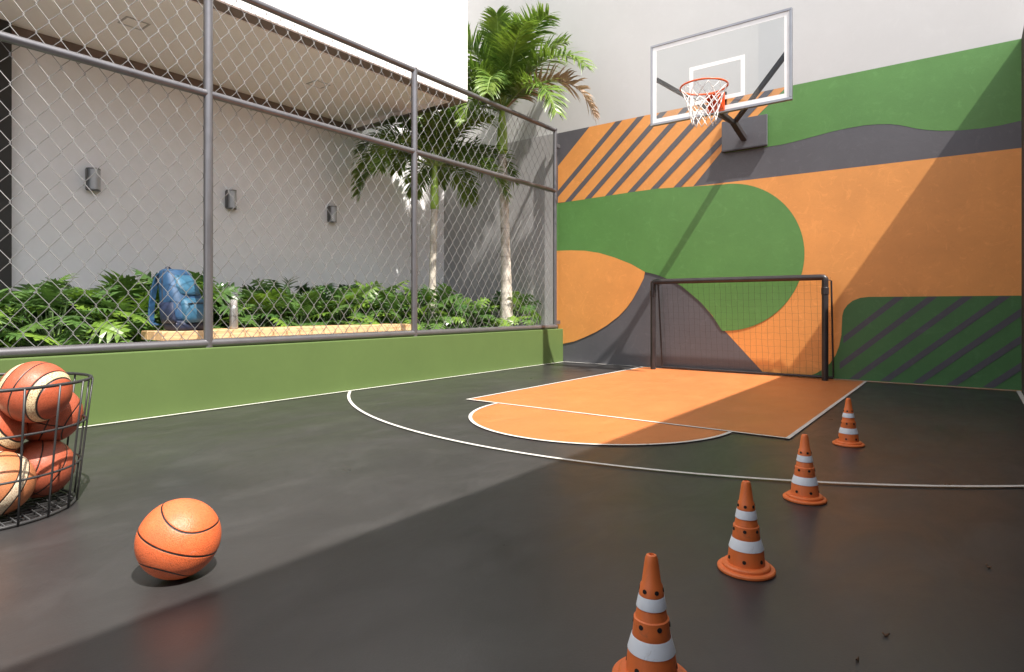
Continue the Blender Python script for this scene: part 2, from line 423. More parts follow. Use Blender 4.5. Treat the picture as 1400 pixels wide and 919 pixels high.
# rounded green panel with slate stripes
panel = [(X1, .905), (-.85, .905), (-.93, .895), (-1.00, .865), (-1.05, .82), (-1.085, .765), (-1.10, .70), (-1.108, .493), (-1.13, .37), (-1.164, .27),
         (-1.22, .175), (-1.292, .104), (-1.36, .055), (-1.45, .012), (X1, .012)]
mural(panel, DG)
def clip(pts, inside, cross):
    out = []
    for i, p in enumerate(pts):
        q = pts[(i+1) % len(pts)]
        if inside(p): out.append(p)
        if inside(p) != inside(q): out.append(cross(p, q))
    return out
def clipx(pts, x, keep):
    return clip(pts, lambda p: (p[0] <= x) == keep, lambda p, q: (x, p[1]+(q[1]-p[1])*(x-p[0])/(q[0]-p[0])))
def clipz(pts, z, keep):
    return clip(pts, lambda p: (p[1] <= z) == keep, lambda p, q: (p[0]+(q[0]-p[0])*(z-p[1])/(q[1]-p[1]), z))
for k in range(8):
    x0 = -1.60+k*.285
    w = .085
    pts = [(x0, .02), (x0+w, .02), (xz(x0+w, .02, .9), .9), (xz(x0, .02, .9), .9)]
    pts = clipx(pts, X1-.002, True)
    if len(pts) > 2 and k < 2: pts = clipx(pts, -1.125 if k else -1.09, False)
    if len(pts) > 2 and k == 1: pts = clipz(pts, .12, False)
    if len(pts) > 2: mural(pts, DS)
mu = b.build('mural', mats, W)
mu['label'] = 'orange, green and grey abstract mural with diagonal stripes'

# --- right wall
o = MB(); o.box((XR, -6, -.3), (XR+.2, YB-.002, ZM+.005))
tag(o.build('side_wall', M['brownwall']), 'dark brown side wall at the right edge of the court', 'wall')

# --- low planter wall and the fence on it
o = MB(); o.box((XL-.14, -6, -.3), (XL, YB-.002, .482))
tag(o.build('planter_wall', M['olive'], bevel=.008), 'low olive green wall along the court under the wire fence', 'wall')

Fn = thing('chain_link_fence', 'grey chain-link fence with steel posts on the low green wall', 'fence', (XF, 2.35, .482))
for y in (-2.2, .15, 2.354, 4.56, 7.33):
    b = MB(); b.tube([(XF, y, .47), (XF, y, 3.35)], .034 if y < 7 else .028, 16)
    b.lathe([(.036, 3.35), (.034, 3.362), (.02, 3.372)], 16, (XF, y, 0))
    if y > 7: b.box((XF-.03, y, .55), (XF+.02, YB-.02, .60)); b.box((XF-.03, y, 3.1), (XF+.02, YB-.02, 3.15))
    b.build('post', M['steel'], Fn, smooth=40)
for z, rr, y1 in ((.5145, .033, 7.36), (2.464, .030, 7.34), (3.338, .030, 7.34)):
    b = MB(); b.tube([(XF, -3, z), (XF, y1, z)], rr, 16); rail = b.build('rail', M['steel'], Fn, smooth=40)
    y = .62
    while y < 7.2:
        b = MB(); b.tube([Vector((XF-.010+(rr+.006)*math.cos(a_*math.pi/6), y+.004*a_/6, z+(rr+.003)*math.sin(a_*math.pi/6))) for a_ in range(13)], .0022, 5)
        b.build('wire_tie', M['wire'], rail, smooth=180); y += rng.uniform(.36, .46)
b = MB()
py, pz = .0667, .0925
ny = int((7.30+3)/py); z0, z1 = .53, 3.31
wob = random.Random(3)
for k in range(ny):
    y = -3+k*py
    pts = []; n = 0; z = z0; sx = 0
    while z <= z1+.001:
        side = (n+k) % 2
        yy = y+(py*1.06 if side else -py*.06)
        e = .0045 if side else -.0045
        dy = .004 if side else -.004
        pts.append((XF-.036-e*.2+wob.uniform(-.001, .001), yy-dy, z-.008))
        pts.append((XF-.036+e+wob.uniform(-.001, .001), yy, z))
        pts.append((XF-.036-e*.2, yy-dy, z+.008))
        z += pz; n += 1
    b.tube(pts, .0025, 5, cap=False)
b.build('wire_mesh', M['wire'], Fn, smooth=180)

# --- garden wall, dark pillar, overhanging building
GW = thing('garden_wall', 'light grey rendered wall behind the planting, carrying three lamps', 'wall', (XG, 4.5, GZ))
b = MB()
pr = [(1.67, GZ-.3), (YB-.002, GZ-.3), (YB-.002, 8.5), (5.74, 8.5), (5.74, 3.345), (5.6, 3.345), (5.6, 3.30), (1.67, 3.30)]
i = len(b.v)
b.poly([(XG, y, z) for y, z in pr]); b.poly([(XG-.2, y, z) for y, z in reversed(pr)])
for k in range(len(pr)):
    a, c = pr[k], pr[(k+1) % len(pr)]
    b.poly([(XG, *a), (XG-.2, *a), (XG-.2, *c), (XG, *c)])
b.build('wall_body', M['garden'], GW)
b = MB(); b.box((XG-.15, 1.67, 3.303), (XG-.02, 5.537, 3.401)); b.build('shadow_gap', M['trim'], GW)
o = MB(); o.box((XG-.3, -6, GZ-.3), (XG+.05, 1.668, 3.396))
tag(o.build('dark_wall', M['dark']), 'dark charcoal wall end at the far left edge', 'wall')
Bd = thing('overhanging_building', 'white building overhang with a beige soffit above the garden', 'building', (-6, 2, 3.4))
b = MB(); b.box((-9.3, -6, 3.43), (-5.0, 5.71, 9.5)); b.box((-5.03, -6, 3.366), (-5.0, 5.71, 3.4299)); b.box((-9.3, 5.68, 3.366), (-5.0301, 5.71, 3.4299)); b.build('facade', M['facade'], Bd)
b = MB(); b.box((-9.3, -6, 3.402), (-5.172, 5.538, 3.429)); b.build('soffit', M['soffit'], Bd)
b = MB(); b.box((-5.158, -6, 3.352), (-5.002, 5.708, 3.3655)); b.box((-9.3, 5.552, 3.352), (-5.1585, 5.708, 3.3655)); b.build('drip_edge', M['trim'], Bd)
b = MB(); b.box((-5.1715, -6, 3.346), (-5.1585, 5.551, 3.4285)); b.box((-9.3, 5.5385, 3.346), (-5.172, 5.551, 3.4285)); b.build('edge_profile', M['soffit'], Bd)
dlt = thing('recessed_downlight', 'square recessed downlight in the soffit above the nearest wall lamp', 'downlight', (0, 0, 0), 'downlights in the soffit')
b = MB()
for q in ((-.10, -.10, .10, -.085), (-.10, .085, .10, .10), (-.10, -.085, -.085, .085), (.085, -.085, .10, .085)):
    b.box((q[0], q[1], -.006), (q[2], q[3], 0))
b.build('frame', M['lightframe'], dlt)
b = MB(); b.box((-.083, -.083, -.003), (.083, .083, 0)); b.build('diffuser', M['soffit'], dlt)
dlt.location = (-6.11, 2.35, 3.401)
dup(dlt, (-6.06, 4.29, 3.401), label='square recessed downlight in the soffit nearer the palms')

# wall lamps
o = MB(); o.box((XG+.002, YB-.03, GZ), (-4.802, YB-.002, ZM))  # added thin panel: its grey paints shade onto the garden end of the wall
tag(o.build('end_shade_panel', M['endshade']), 'thin mid grey panel added as shade on the end wall behind the palm trunks', 'wall')
lp = thing('wall_lamp', 'grey box lamp on the garden wall nearest the dark wall end', 'lamp', (0, 0, 0), 'lamps on the garden wall')
b = MB(); b.box((0, -.06, -.10), (.03, .06, .10)); b.build('back_plate', M['lamp'], lp, bevel=.004)
b = MB()
n = 10
ring = lambda z: [Vector((.03, -.065, z))]+[Vector((.03+.075*math.sin(math.pi*j/n)**.8, -.065+.13*j/n, z)) for j in range(1, n)]+[Vector((.03, .065, z))]
b.loft([ring(-.1), ring(.1)]); b.build('shade', M['lampface'], lp, smooth=50, bevel=.003)
b = MB()
b.loft([ring(.101), ring(.112)]); b.loft([ring(-.112), ring(-.101)]); b.box((.03, -.069, -.1), (.085, -.0655, .1)); b.build('end_cap', M['lamp'], lp)
lp.location = (XG+.001, 2.32, 2.07)
dup(lp, (XG+.001, 3.74, 2.07), label='grey box lamp on the garden wall, middle of the three')
dup(lp, (XG+.001, 5.17, 2.07), label='grey box lamp on the garden wall nearest the palms')

# ------------------------------------------------------------------ palms
def frond(parent, org, az, el, L, droop, mat, nl=78, wmax=.36, clampf=None, twist=0):
    rr = random.Random(int(az*1000+el*77+L*991))
    d = Vector((math.cos(az)*math.cos(el), math.sin(az)*math.cos(el), math.sin(el)))
    pts = []; p = Vector(org); N = 26
    for k in range(N+1):
        pts.append(p.copy())
        d = (d+Vector((0, 0, -droop/N*(.4+1.6*k/N)))).normalized()
        p = p+d*L/N
    if clampf: pts = [clampf(q) for q in pts]
    b = MB(); b.tube(pts, [.016*(1-k/N)+.003 for k in range(N+1)], 5)
    rc = b
    lv = MB()
    for j in range(nl):
        t = .16+.84*j/(nl-1)
        f = t*N; k = min(int(f), N-1); q = pts[k].lerp(pts[k+1], f-k)
        T = (pts[k+1]-pts[k]).normalized()
        side = T.cross(Vector((0, 0, 1)))
        side = side.normalized() if side.length > .05 else Vector((-math.sin(az), math.cos(az), 0))
        side = Quaternion(T, twist) @ side
        up = side.cross(T).normalized()
        ln = wmax*(math.sin(math.pi*min(1, .12+t*.80))**.6)*rr.uniform(.86, 1.1)
        for sg in (-1, 1):
            dr = (side*sg*.78+T*(.42+.5*t)+up*rr.uniform(-.25, .75)).normalized()
            wv = T.cross(dr).cross(dr).normalized()
            w = .0120*rr.uniform(.8, 1.2)
            c = [q]; dd = dr.copy(); pp = q.copy()
            for h in range(4):
                pp = pp+dd*ln/4; c.append(pp.copy()); dd = (dd+Vector((0, 0, -.13-.07*h))+Vector((rr.uniform(-.06, .06), rr.uniform(-.06, .06), 0))).normalized()
            ws = (.45, 1, .95, .65, .06)
            if clampf: c = [clampf(u) for u in c]
            L_ = [c[h]+wv*w*ws[h] for h in range(5)]; R_ = [c[h]-wv*w*ws[h] for h in range(5)]
            for h in range(4):
                lv.poly([R_[h], R_[h+1], L_[h+1], L_[h]])
    o = lv.build('frond', mat, parent, smooth=180)
    rc.build('rib', M['rachis'] if mat is not M['deadfrond'] else M['deadfrond'], o, smooth=180)
    return o
def palm(label, x, y, zc, lean, fronds, rbase, clampf):
    t = thing('palm_tree', label, 'palm tree', (x, y, GZ), 'palms in the planting bed')
    b = MB(); pts = []; rs = []; zs = zc-.62; N = 40
    q = random.Random(int(x*100))
    for k in range(N+1):
        u = k/N; z = GZ-.05+(zs-GZ+.05)*u
        pts.append((x+lean[0]*u*u, y+lean[1]*u*u, z))
        rs.append(rbase*(1.25-.42*min(1, u*2.2)-.08*u)*(1+.035*math.sin(k*2.1))+q.uniform(-.002, .002))
    b.tube(pts, rs, 16); b.build('trunk', M['trunk'], t, smooth=180)
    b = MB(); tx, ty = x+lean[0], y+lean[1]; N = 10
    b.tube([(tx, ty, zs-.01+.70*k/N) for k in range(N+1)], [rbase*(.80+.18*math.sin(math.pi*min(1, .25+k/N)) - .35*(k/N)**2) for k in range(N+1)], 14)
    b.build('crownshaft', M['shaft'], t, smooth=180)
    for az, el, L, dr, mt, wm, tw in fronds:
        frond(t, (tx+.02*math.cos(R(az)), ty+.02*math.sin(R(az)), zc-.02), R(az), R(el), L, dr, M[mt], clampf=clampf, wmax=wm, twist=tw)
    return t
def clamp1(p):
    q = p.copy()
    if q.y > 7.30: q.y = 7.30+.13*(1-math.exp(-(q.y-7.30)/.25))
    if q.z > 3.2 and q.x < -4.9 and q.y < 5.95: q.y = 5.95-.2*(1-math.exp(-(5.95-q.y)/.3))
    return q
def clamp2(p):
    q = p.copy()
    if q.y > 7.30: q.y = 7.30+.13*(1-math.exp(-(q.y-7.30)/.25))
    if q.x < -6.85: q.x = -6.85-.16*(1-math.exp(-(-6.85-q.x)/.3))
    if q.y < 5.8 and q.z > 3.28: q.z = 3.28+.10*(1-math.exp(-(q.z-3.28)/.4))
    return q
F1 = [(20, 82, 1.25, .5, 'frond', .40, 0), (200, 80, 1.2, .6, 'frond', .40, .3), (300, 74, 1.25, .8, 'frond', .40, 0), (35, 66, 1.35, 1.1, 'frond', .40, .2),
      (-5, 50, 1.65, 1.7, 'frond', .40, .2), (-20, 30, 1.5, 1.9, 'frond', .38, 0), (-62, 40, 1.25, 1.9, 'frond', .38, 0), (165, 56, 1.45, 1.4, 'frond', .40, 0),
      (180, 30, 1.4, 1.9, 'frond', .38, 0), (120, 52, 1.2, 1.5, 'frond', .36, 0), (-110, 55, 1.2, 1.6, 'frond', .38, 0), (228, 40, 1.2, 1.9, 'frond', .36, 0),
      (8, 40, 1.72, 2.2, 'deadfrond', .34, -.3), (-35, 62, 1.4, 1.3, 'frond', .4, 0), (100, 72, 1.25, .9, 'frond', .4, 0), (250, 68, 1.2, 1.0, 'frond', .4, .2), (-15, 66, 1.45, 1.2, 'frond', .42, -.2), (-85, 20, 1.1, 1.7, 'frond', .36, 0)]
palm('taller palm with its crown above the fence against the pale wall', -5.22, 6.80, 3.58, (-.05, -.04), F1, .082, clamp1)
F2 = [(10, 60, 1.15, 1.5, 'frond', .36, 0), (-40, 62, 1.05, 1.2, 'frond', .36, 0), (-85, 40, 1.35, 2.3, 'frond', .38, 0), (-115, 40, 1.35, 2.4, 'frond', .38, 0), (-140, 55, 1.25, 2.0, 'frond', .38, 0),
      (175, 50, 1.1, 2.0, 'frond', .36, 0), (130, 45, 1.15, 2.1, 'frond', .36, 0), (85, 50, 1.15, 1.9, 'frond', .36, 0), (45, 40, 1.35, 2.1, 'frond', .38, 0), (30, 20, 1.25, 1.9, 'frond', .36, 0),
       (-100, 66, .95, 1.4, 'frond', .34, 0), (-125, 22, 1.3, 2.0, 'frond', .38, 0), (0, 72, .9, 1.2, 'frond', .36, .3), (180, 74, .9, 1.2, 'frond', .36, 0), (155, 25, 1.0, 1.7, 'frond', .36, 0), (100, 20, 1.1, 1.7, 'frond', .36, 0), (60, 68, 1.0, 1.3, 'frond', .36, 0)]
palm('shorter palm with a bright green crownshaft under the soffit corner', -6.02, 6.12, 2.80, (.03, .02), F2, .062, clamp2)

# ------------------------------------------------------------------ lobed-leaf plants
def lobed_leaf(b, base, dirv, up, L, Wd, q, mi):
    side = dirv.cross(up).normalized(); up = side.cross(dirv).normalized()
    nl = 5
    def P(u, v, drop):           # u along, v across (m)
        return base+dirv*u+side*v+up*(-drop)
    sag = q.uniform(.25, .55)
    def mid(t): return t*L, sag*L*t*t*.6
    for sg in (-1, 1):
        for k in range(nl):
            t0 = .02+.90*k/nl; t1 = .02+.90*(k+1)/nl; tm = (t0+t1)/2
            wl = Wd*(math.sin(math.pi*(.22+.74*tm))**.8)*q.uniform(.88, 1.1)
            fw = -.10+.62*tm                                  # how far the lobe sweeps forward
            u0, s0 = mid(t0); u1, s1 = mid(t1)
            inn = wl*.22
            a0, a1 = P(u0, 0, s0), P(u1, 0, s1)
            c0, c1 = P(u0+fw*inn, sg*inn, s0-.02*L), P(u1+fw*inn, sg*inn, s1-.02*L)
            gap = (u1-u0)*.22
            e0 = P(u0+fw*wl*.65+gap, sg*wl*.65, s0+wl*.10); e1 = P(u1+fw*wl*.65-gap, sg*wl*.65, s1+wl*.10)
            tp = P((u0+u1)/2+fw*wl*1.05, sg*wl, (s0+s1)/2+wl*.30)
            for f in ((a0, a1, c1, c0), (c0, c1, e1, e0), (e0, e1, tp)):
                b.poly(f if sg < 0 else tuple(reversed(f)), mi)
    u0, s0 = mid(.90); u1, s1 = mid(1.0)
    b.poly([P(u0, -.14*Wd, s0), P(u1+.1*L, 0, s1+.04*L), P(u0, .14*Wd, s0)], mi)
def philodendron(x, y, h, spread, nleaf, seed, label, young=.2):
    nleaf = int(nleaf*1.75)
    q = random.Random(seed)
    h *= q.uniform(.82, 1.22); young *= .75
    t = thing('philodendron', label, 'plant', (x, y, GZ), 'lobed-leaf plants in the bed')
    lv, st = MB(), MB()
    for k in range(nleaf):
        az = k*2.39996+q.uniform(-.3, .3)
        u = (k+.5)/nleaf                                       # 0 = centre, upright; 1 = outer, low
        el = R(86-62*u+q.uniform(-12, 12))
        Lp = h*(.66+.38*q.random())*(1-.22*u)
        d = Vector((math.cos(az)*math.cos(el)*spread, math.sin(az)*math.cos(el)*spread, math.sin(el)))
        p0 = Vector((x+.03*math.cos(az), y+.03*math.sin(az), GZ))
        pts = [p0]; dd = d.copy(); p = p0.copy()
        for i in range(5):
            p = p+dd*Lp/5; pts.append(p.copy()); dd = dd+Vector((0, 0, -.07))
        if min(p.x-XG, YB-p.y) < .12 or p.x > -4.98: continue
        st.tube(pts, [.008-.001*i for i in range(6)], 5)
        out = Vector((math.cos(az), math.sin(az), 0))
        ld = (out*(.8+.5*u)+Vector((0, 0, .75-1.2*u+q.uniform(-.4, .4)))+Vector((q.uniform(-.3, .3), q.uniform(-.3, .3), 0))).normalized()
        up = (Vector((0, 0, 1))+out*.35+Vector((q.uniform(-.55, .55), q.uniform(-.55, .55), 0))).normalized()
        L = q.uniform(.15, .28)*(.85+.35*h)
        lobed_leaf(lv, p, ld, up, L, L*q.uniform(.50, .72), q, 1 if q.random() < young else 0)
    for v in lv.v:
        if v.x < XG+.02: v.x = XG+.02
        if v.y > YB-.02: v.y = YB-.02
        if v.x > -4.86: v.x = -4.86
        if v.z < GZ+.01: v.z = GZ+.01
    lv.build('foliage', [M['phil'], M['phil2']], t)
    st.build('stems', M['stem'], t, smooth=180)
BED = []
PL = [  # x, y, height, spread, leaves, label, share of young leaves
    (-5.55, 1.02, .40, 1.15, 26, 'low lobed-leaf plant at the left end of the bed with pale drooping leaves', .55),
    (-6.35, 1.55, .48, 1.0, 34, 'lobed-leaf plant in front of the dark wall end', .15),
    (-5.72, 1.62, .46, 1.1, 30, 'lobed-leaf plant between the dark wall end and the bench end', .35),
    (-6.45, 2.20, .60, 1.0, 36, 'lobed-leaf plant below the nearest wall lamp', .1),
    (-5.86, 2.16, .46, 1.1, 30, 'pale lobed-leaf plant left of the backpack', .5),
    (-6.42, 2.85, .74, 1.0, 38, 'tall lobed-leaf plant rising behind the backpack', .15),
    (-5.85, 2.72, .52, 1.05, 30, 'lobed-leaf plant between the backpack and the bottle', .25),
    (-6.45, 3.50, .66, 1.0, 36, 'lobed-leaf plant below the middle wall lamp', .12),
    (-5.85, 3.28, .48, 1.1, 30, 'lobed-leaf plant just right of the bottle', .35),
    (-6.42, 4.12, .72, 1.0, 36, 'lobed-leaf plant between the middle and far wall lamps', .12),
    (-5.85, 3.86, .46, 1.1, 30, 'low lobed-leaf plant behind the middle of the bench', .4),
    (-6.45, 4.76, .68, 1.0, 36, 'lobed-leaf plant below the wall lamp nearest the palms', .12),
    (-5.80, 4.45, .48, 1.1, 30, 'bright lobed-leaf plant behind the right half of the bench', .4),
    (-6.40, 5.38, .72, 1.0, 36, 'dark lobed-leaf plant left of the shorter palm', .1),
    (-5.72, 5.06, .52, 1.1, 32, 'lobed-leaf plant at the right end of the bench', .35),
    (-5.62, 5.66, .60, 1.05, 32, 'bright lobed-leaf plant in front of the shorter palm trunk', .4),
    (-6.30, 6.60, .70, 1.0, 34, 'dark lobed-leaf plant behind the two palm trunks', .1),
    (-5.55, 6.28, .56, 1.05, 32, 'lobed-leaf plant between the two palm trunks', .25),
    (-5.40, 7.05, .52, .9, 26, 'pale lobed-leaf plant in the corner right of the taller palm', .6),
]
for i, (x, y, h, sp, nl, lb, yg) in enumerate(PL):
    philodendron(x, y, h, sp, nl, 50+i, lb, yg)

# ------------------------------------------------------------------ bench, backpack, bottle
bn = thing('bench', 'low pale timber bench behind the fence holding a backpack and a bottle', 'bench', (-5.19, 3.45, GZ))
for k in range(3):
    x0 = -5.38+k*.129
    b = MB(); b.box((x0, 2.12, .535), (x0+.122, 4.80, .605)); b.build('seat_plank', M['wood'], bn, bevel=.005)
for y in (2.35, 3.45, 4.55):
    b = MB(); b.box((-5.36, y-.05, GZ-.01), (-5.02, y+.05, .534)); b.build('leg', M['wood'], bn, bevel=.004)

bp = thing('backpack', 'blue backpack with padded straps standing on the bench', 'backpack', (-5.19, 2.37, .605))
B0 = Vector((-5.19, 2.37, .606))
# local frame: u = towards the pack's front (away from the straps), v = across, z up; the pack leans back against its straps
ang = R(20)
U = Vector((math.cos(ang), math.sin(ang), 0)); V = Vector((-math.sin(ang), math.cos(ang), 0))
def pk(u, v, z): return B0+U*u+V*v+Vector((0, 0, z))
def super_ring(u0, u1, v, z, n=28, e=.5, lean=0):
    cu, hu = (u0+u1)/2, (u1-u0)/2
    out = []
    for j in range(n):
        a = 2*math.pi*j/n
        c, s_ = math.cos(a), math.sin(a)
        out.append(pk(cu+lean+hu*math.copysign(abs(c)**e, c), v*math.copysign(abs(s_)**e, s_), z))
    return out
q = random.Random(5)
prof = [(.075, -.10, .135, .140), (.12, -.105, .145, .152), (.18, -.10, .142, .158), (.24, -.10, .135, .156), (.30, -.10, .122, .152), (.36, -.10, .104, .145),
        (.42, -.098, .085, .138), (.46, -.097, .068, .128), (.487, -.092, .054, .112), (.503, -.08, .03, .085)]
def lean(z): return -.16*z
b = MB(); b.loft([super_ring(u0, u1, v*q.uniform(.98, 1.02), z, lean=lean(z), e=.62) for z, u0, u1, v in prof]); b.build('body', M['blue'], bp, smooth=180)
b = MB(); b.loft([super_ring(u0, u1, v, z, lean=lean(z), e=.6) for z, u0, u1, v in ((.0, -.085, .125, .128), (.012, -.10, .142, .145), (.05, -.104, .148, .150), (.082, -.102, .146, .148))]); b.build('bottom_panel', M['navy'], bp, smooth=180)
b = MB()
for z0_, z1_ in ((.06, .265),):
    rg = []
    for t, g_ in ((0, .0), (.06, .75), (.25, 1), (.6, 1), (.88, .8), (1, .2)):
        z = z0_+(z1_-z0_)*t
        rg.append(super_ring(.08, .13+.055*g_, .118*(.75+.25*g_), z, lean=lean(z), e=.6))
    b.loft(rg)
b.build('front_pocket', M['blue2'], bp, smooth=180)
b = MB(); rg = []
for t, g_ in ((0, .0), (.1, .8), (.4, 1), (.8, .75), (1, .1)):
    z = .285+.17*t
    rg.append(super_ring(.01, .125-.30*(z-.30)+.022*g_, .11*(.72+.28*g_), z, lean=lean(z), e=.6))
b.loft(rg); b.build('lid_pocket', M['blue2'], bp, smooth=180)
for sg in (-1, 1):
    b = MB(); rg = []
    for t, g_ in ((0, .3), (.2, 1), (.6, 1), (1, .5)):
        z = .06+.17*t
        rg.append([p+V*sg*(.148) for p in super_ring(-.06, .085, .022*g_+.006, z, lean=lean(z), e=.7)])
    b.loft(rg); b.build('side_pocket', M['navy'], bp, smooth=180)
def ribbon(pts, w, th, wdir):
    m = MB(); rg = []
    for i, p in enumerate(pts):
        t = (pts[min(i+1, len(pts)-1)]-pts[max(i-1, 0)]).normalized()
        nn = t.cross(wdir).normalized()
        rg.append([p+wdir*w/2+nn*th/2, p-wdir*w/2+nn*th/2, p-wdir*w/2-nn*th/2, p+wdir*w/2-nn*th/2])
    m.loft(rg); return m
def bez(P, n):
    out = []
    for i in range(n+1):
        t = i/n; pts = [Vector(p) for p in P]
        while len(pts) > 1: pts = [a.lerp(c, t) for a, c in zip(pts, pts[1:])]
        out.append(pts[0])
    return out
for sg in (-1, 1):
    pts = bez([pk(-.15, sg*.07, .47), pk(-.25, sg*.075, .46), pk(-.22, sg*.09, .24), pk(-.27, sg*.10, .08), pk(-.235, sg*.11, .02), pk(-.13, sg*.12, .05)], 18)
    rb = ribbon(pts, .055, .014, V); o = rb.build('strap', M['blue'], bp, smooth=60, bevel=.004)
    pts2 = [p-U*.008 for p in pts[9:16]]
    ribbon(pts2, .026, .008, V).build('webbing', M['navy'], o)
b = MB(); b.tube(bez([pk(-.155, -.03, .485), pk(-.175, -.028, .54), pk(-.175, .028, .54), pk(-.155, .03, .485)], 10), .008, 8); b.build('carry_handle', M['navy'], bp, smooth=180)
b = MB()
zp = [(v*1.004, z) for z, u0, u1, v in prof]
for sg in (-1, 1):
    b.tube([pk(-.02+.02*z+lean(z), sg*(v*1.0+.001), z) for v, z in zp[:-1]], .0045, 6)
b.tube([pk(.178+lean(.2), v, .222+.004*math.cos(v*20)) for v in [-.1+.02*k for k in range(11)]], .004, 6)
b.build('zip', M['zip'], bp, smooth=180)

bt = thing('bottle', 'slim steel water bottle on the bench beside the backpack', 'bottle', (-5.12, 2.76, .606))
b = MB(); b.lathe([(.028, 0), (.034, .004), (.035, .02), (.035, .175), (.032, .19), (.026, .20)], 28, (-5.12, 2.76, .606)); b.build('flask', M['bottle'], bt, smooth=40)
b = MB(); b.lathe([(.027, .2005), (.028, .205), (.028, .25), (.025, .256)], 28, (-5.12, 2.76, .606)); b.build('cap', M['cap'], bt, smooth=40)

# ------------------------------------------------------------------ balls and their wire basket
def ball(name, mat, loc, rot, label, group=None, mesh=None):
    if mesh is None:
        bm_ = MB(); n, kk = 64, 32
        bm_.lathe([(.12*math.sin(math.pi*i/kk), -.12*math.cos(math.pi*i/kk)) for i in range(1, kk)], n)
        # close the poles with fans
        i0 = len(bm_.v); bm_.f = [f for f in bm_.f if len(f) == 4]; bm_.m = [0]*len(bm_.f)
        bm_.v += [Vector((0, 0, -.12)), Vector((0, 0, .12))]
        for j in range(n):
            bm_.f.append(((j+1) % n, j, i0)); bm_.m.append(0)
            t0 = (kk-2)*n
            bm_.f.append((t0+j, t0+(j+1) % n, i0+1)); bm_.m.append(0)
        o = bm_.build(name, mat, smooth=180)
    o.location = loc
    if len(rot) == 2:                                  # local x and z axes given as directions
        ax = Vector(rot[0]).normalized(); az = (Vector(rot[1])-ax*ax.dot(Vector(rot[1]))).normalized(); ay = az.cross(ax)
        o.rotation_euler = Matrix((ax, ay, az)).transposed().to_euler()
    else: o.rotation_euler = [R(a) for a in rot]
    return tag(o, label, 'ball', group)
ball('basketball', M['ball'], (-1.869, .84, .1135), ((0.231, 0.324, 0.908), (0.49, 0.767, -0.399)), 'bright orange basketball lying alone on the dark court floor').scale = (.945,)*3
GB = 'basketballs in the wire basket'
ball('basketball', M['ball2'], (-2.935, .775, .465), ((0.76, 0.565, -0.312), (-0.06, 0.542, 0.835)), 'red basketball with a cream stripe on top of the basket', GB)
ball('basketball', M['ball3'], (-3.10, .865, .345), (12, 20, 75), 'plain red-brown basketball tucked under the top ball in the basket', GB)
ball('basketball', M['ball2'], (-3.045, .655, .315), ((0.525, 0.691, 0.362), (-0.381, -0.158, 0.854)), 'cream-striped basketball at the left edge of the photo, halfway up the basket', GB)
ball('basketball', M['ball3'], (-3.065, .825, .135), (60, 35, 110), 'plain brown-orange basketball low in the basket at the right', GB)
ball('basketball', M['ball4'], (-2.915, .650, .135), (60, 20, 75), 'tan-brown basketball with cream panels low at the front of the basket', GB)
bk = thing('wire_basket', 'dark round wire basket full of basketballs', 'basket', (-3.05, .64, 0))
C = (-3.05, .64)
def rad(z): return .29+.055*z/.5
for z, r_ in ((.505, .0065), (.335, .0045), (.17, .0045), (.008, .0065)):
    b = MB(); b.tube(circle((C[0], C[1], z), rad(z), 56), r_, 8, closed=True); b.build('hoop_ring', M['basket'], bk, smooth=180)
for k in range(18):
    a = 2*math.pi*(k+.35)/18
    b = MB(); b.tube([(C[0]+(rad(z)+.006)*math.cos(a), C[1]+(rad(z)+.006)*math.sin(a), z) for z in (.004, .17, .335, .505)], .0042, 6)
    b.build('upright_wire', M['basket'], bk, smooth=180)
b = MB()
for k in range(-7, 8):
    u = k*.038; h = math.sqrt(max(0, .287**2-u*u))
    b.tube([(C[0]+u, C[1]-h, .008), (C[0]+u, C[1]+h, .008)], .0028, 5); b.tube([(C[0]-h, C[1]+u, .0125), (C[0]+h, C[1]+u, .0125)], .0028, 5)
b.build('base_grid', M['basket'], bk, smooth=180)

# ------------------------------------------------------------------ cones
cn = thing('traffic_cone', 'orange cone nearest the camera, cut by the bottom edge', 'cone', (0, 0, 0), 'training cones on the court')
H = [(.054, .0232), (.0505, .060), (.0490, .066), (.0490, .067), (.0400, .100), (.0402, .101), (.0385, .114), (.0372, .136), (.0340, .138), (.0300, .157), (.0305, .158),
     (.0255, .185), (.0262, .186), (.0235, .206), (.0205, .210), (.0150, .252), (.0135, .262), (.0105, .2685), (.0060, .270)]
b = MB(); b.lathe(H, 48, top=False, bot=False); b.lathe([(.006, .270), (.005, .262), (.001, .258)], 48, top=True, bot=False); b.build('cone_body', M['coneO'], cn, smooth=35)
b = MB(); b.lathe([(.078, 0), (.083, .002), (.0835, .008), (.080, .0115), (.070, .0125), (.0695, .019), (.066, .0225), (.053, .0235)], 48); b.build('base', M['coneO'], cn, smooth=35)
def rcone(z):
    for (r0, z0_), (r1, z1_) in zip(H, H[1:]):
        if z0_ <= z <= z1_ and z1_ > z0_: return r0+(r1-r0)*(z-z0_)/(z1_-z0_)
    return .02
for za, zb in ((.068, .0995), (.159, .1845)):
    b = MB(); b.lathe([(rcone(za)+.0008, za), (rcone(za)+.0018, za+.001), (rcone(zb)+.0018, zb-.001), (rcone(zb)+.0008, zb)], 48, top=False, bot=False)
    b.build('reflective_band', M['coneW'], cn, smooth=35)
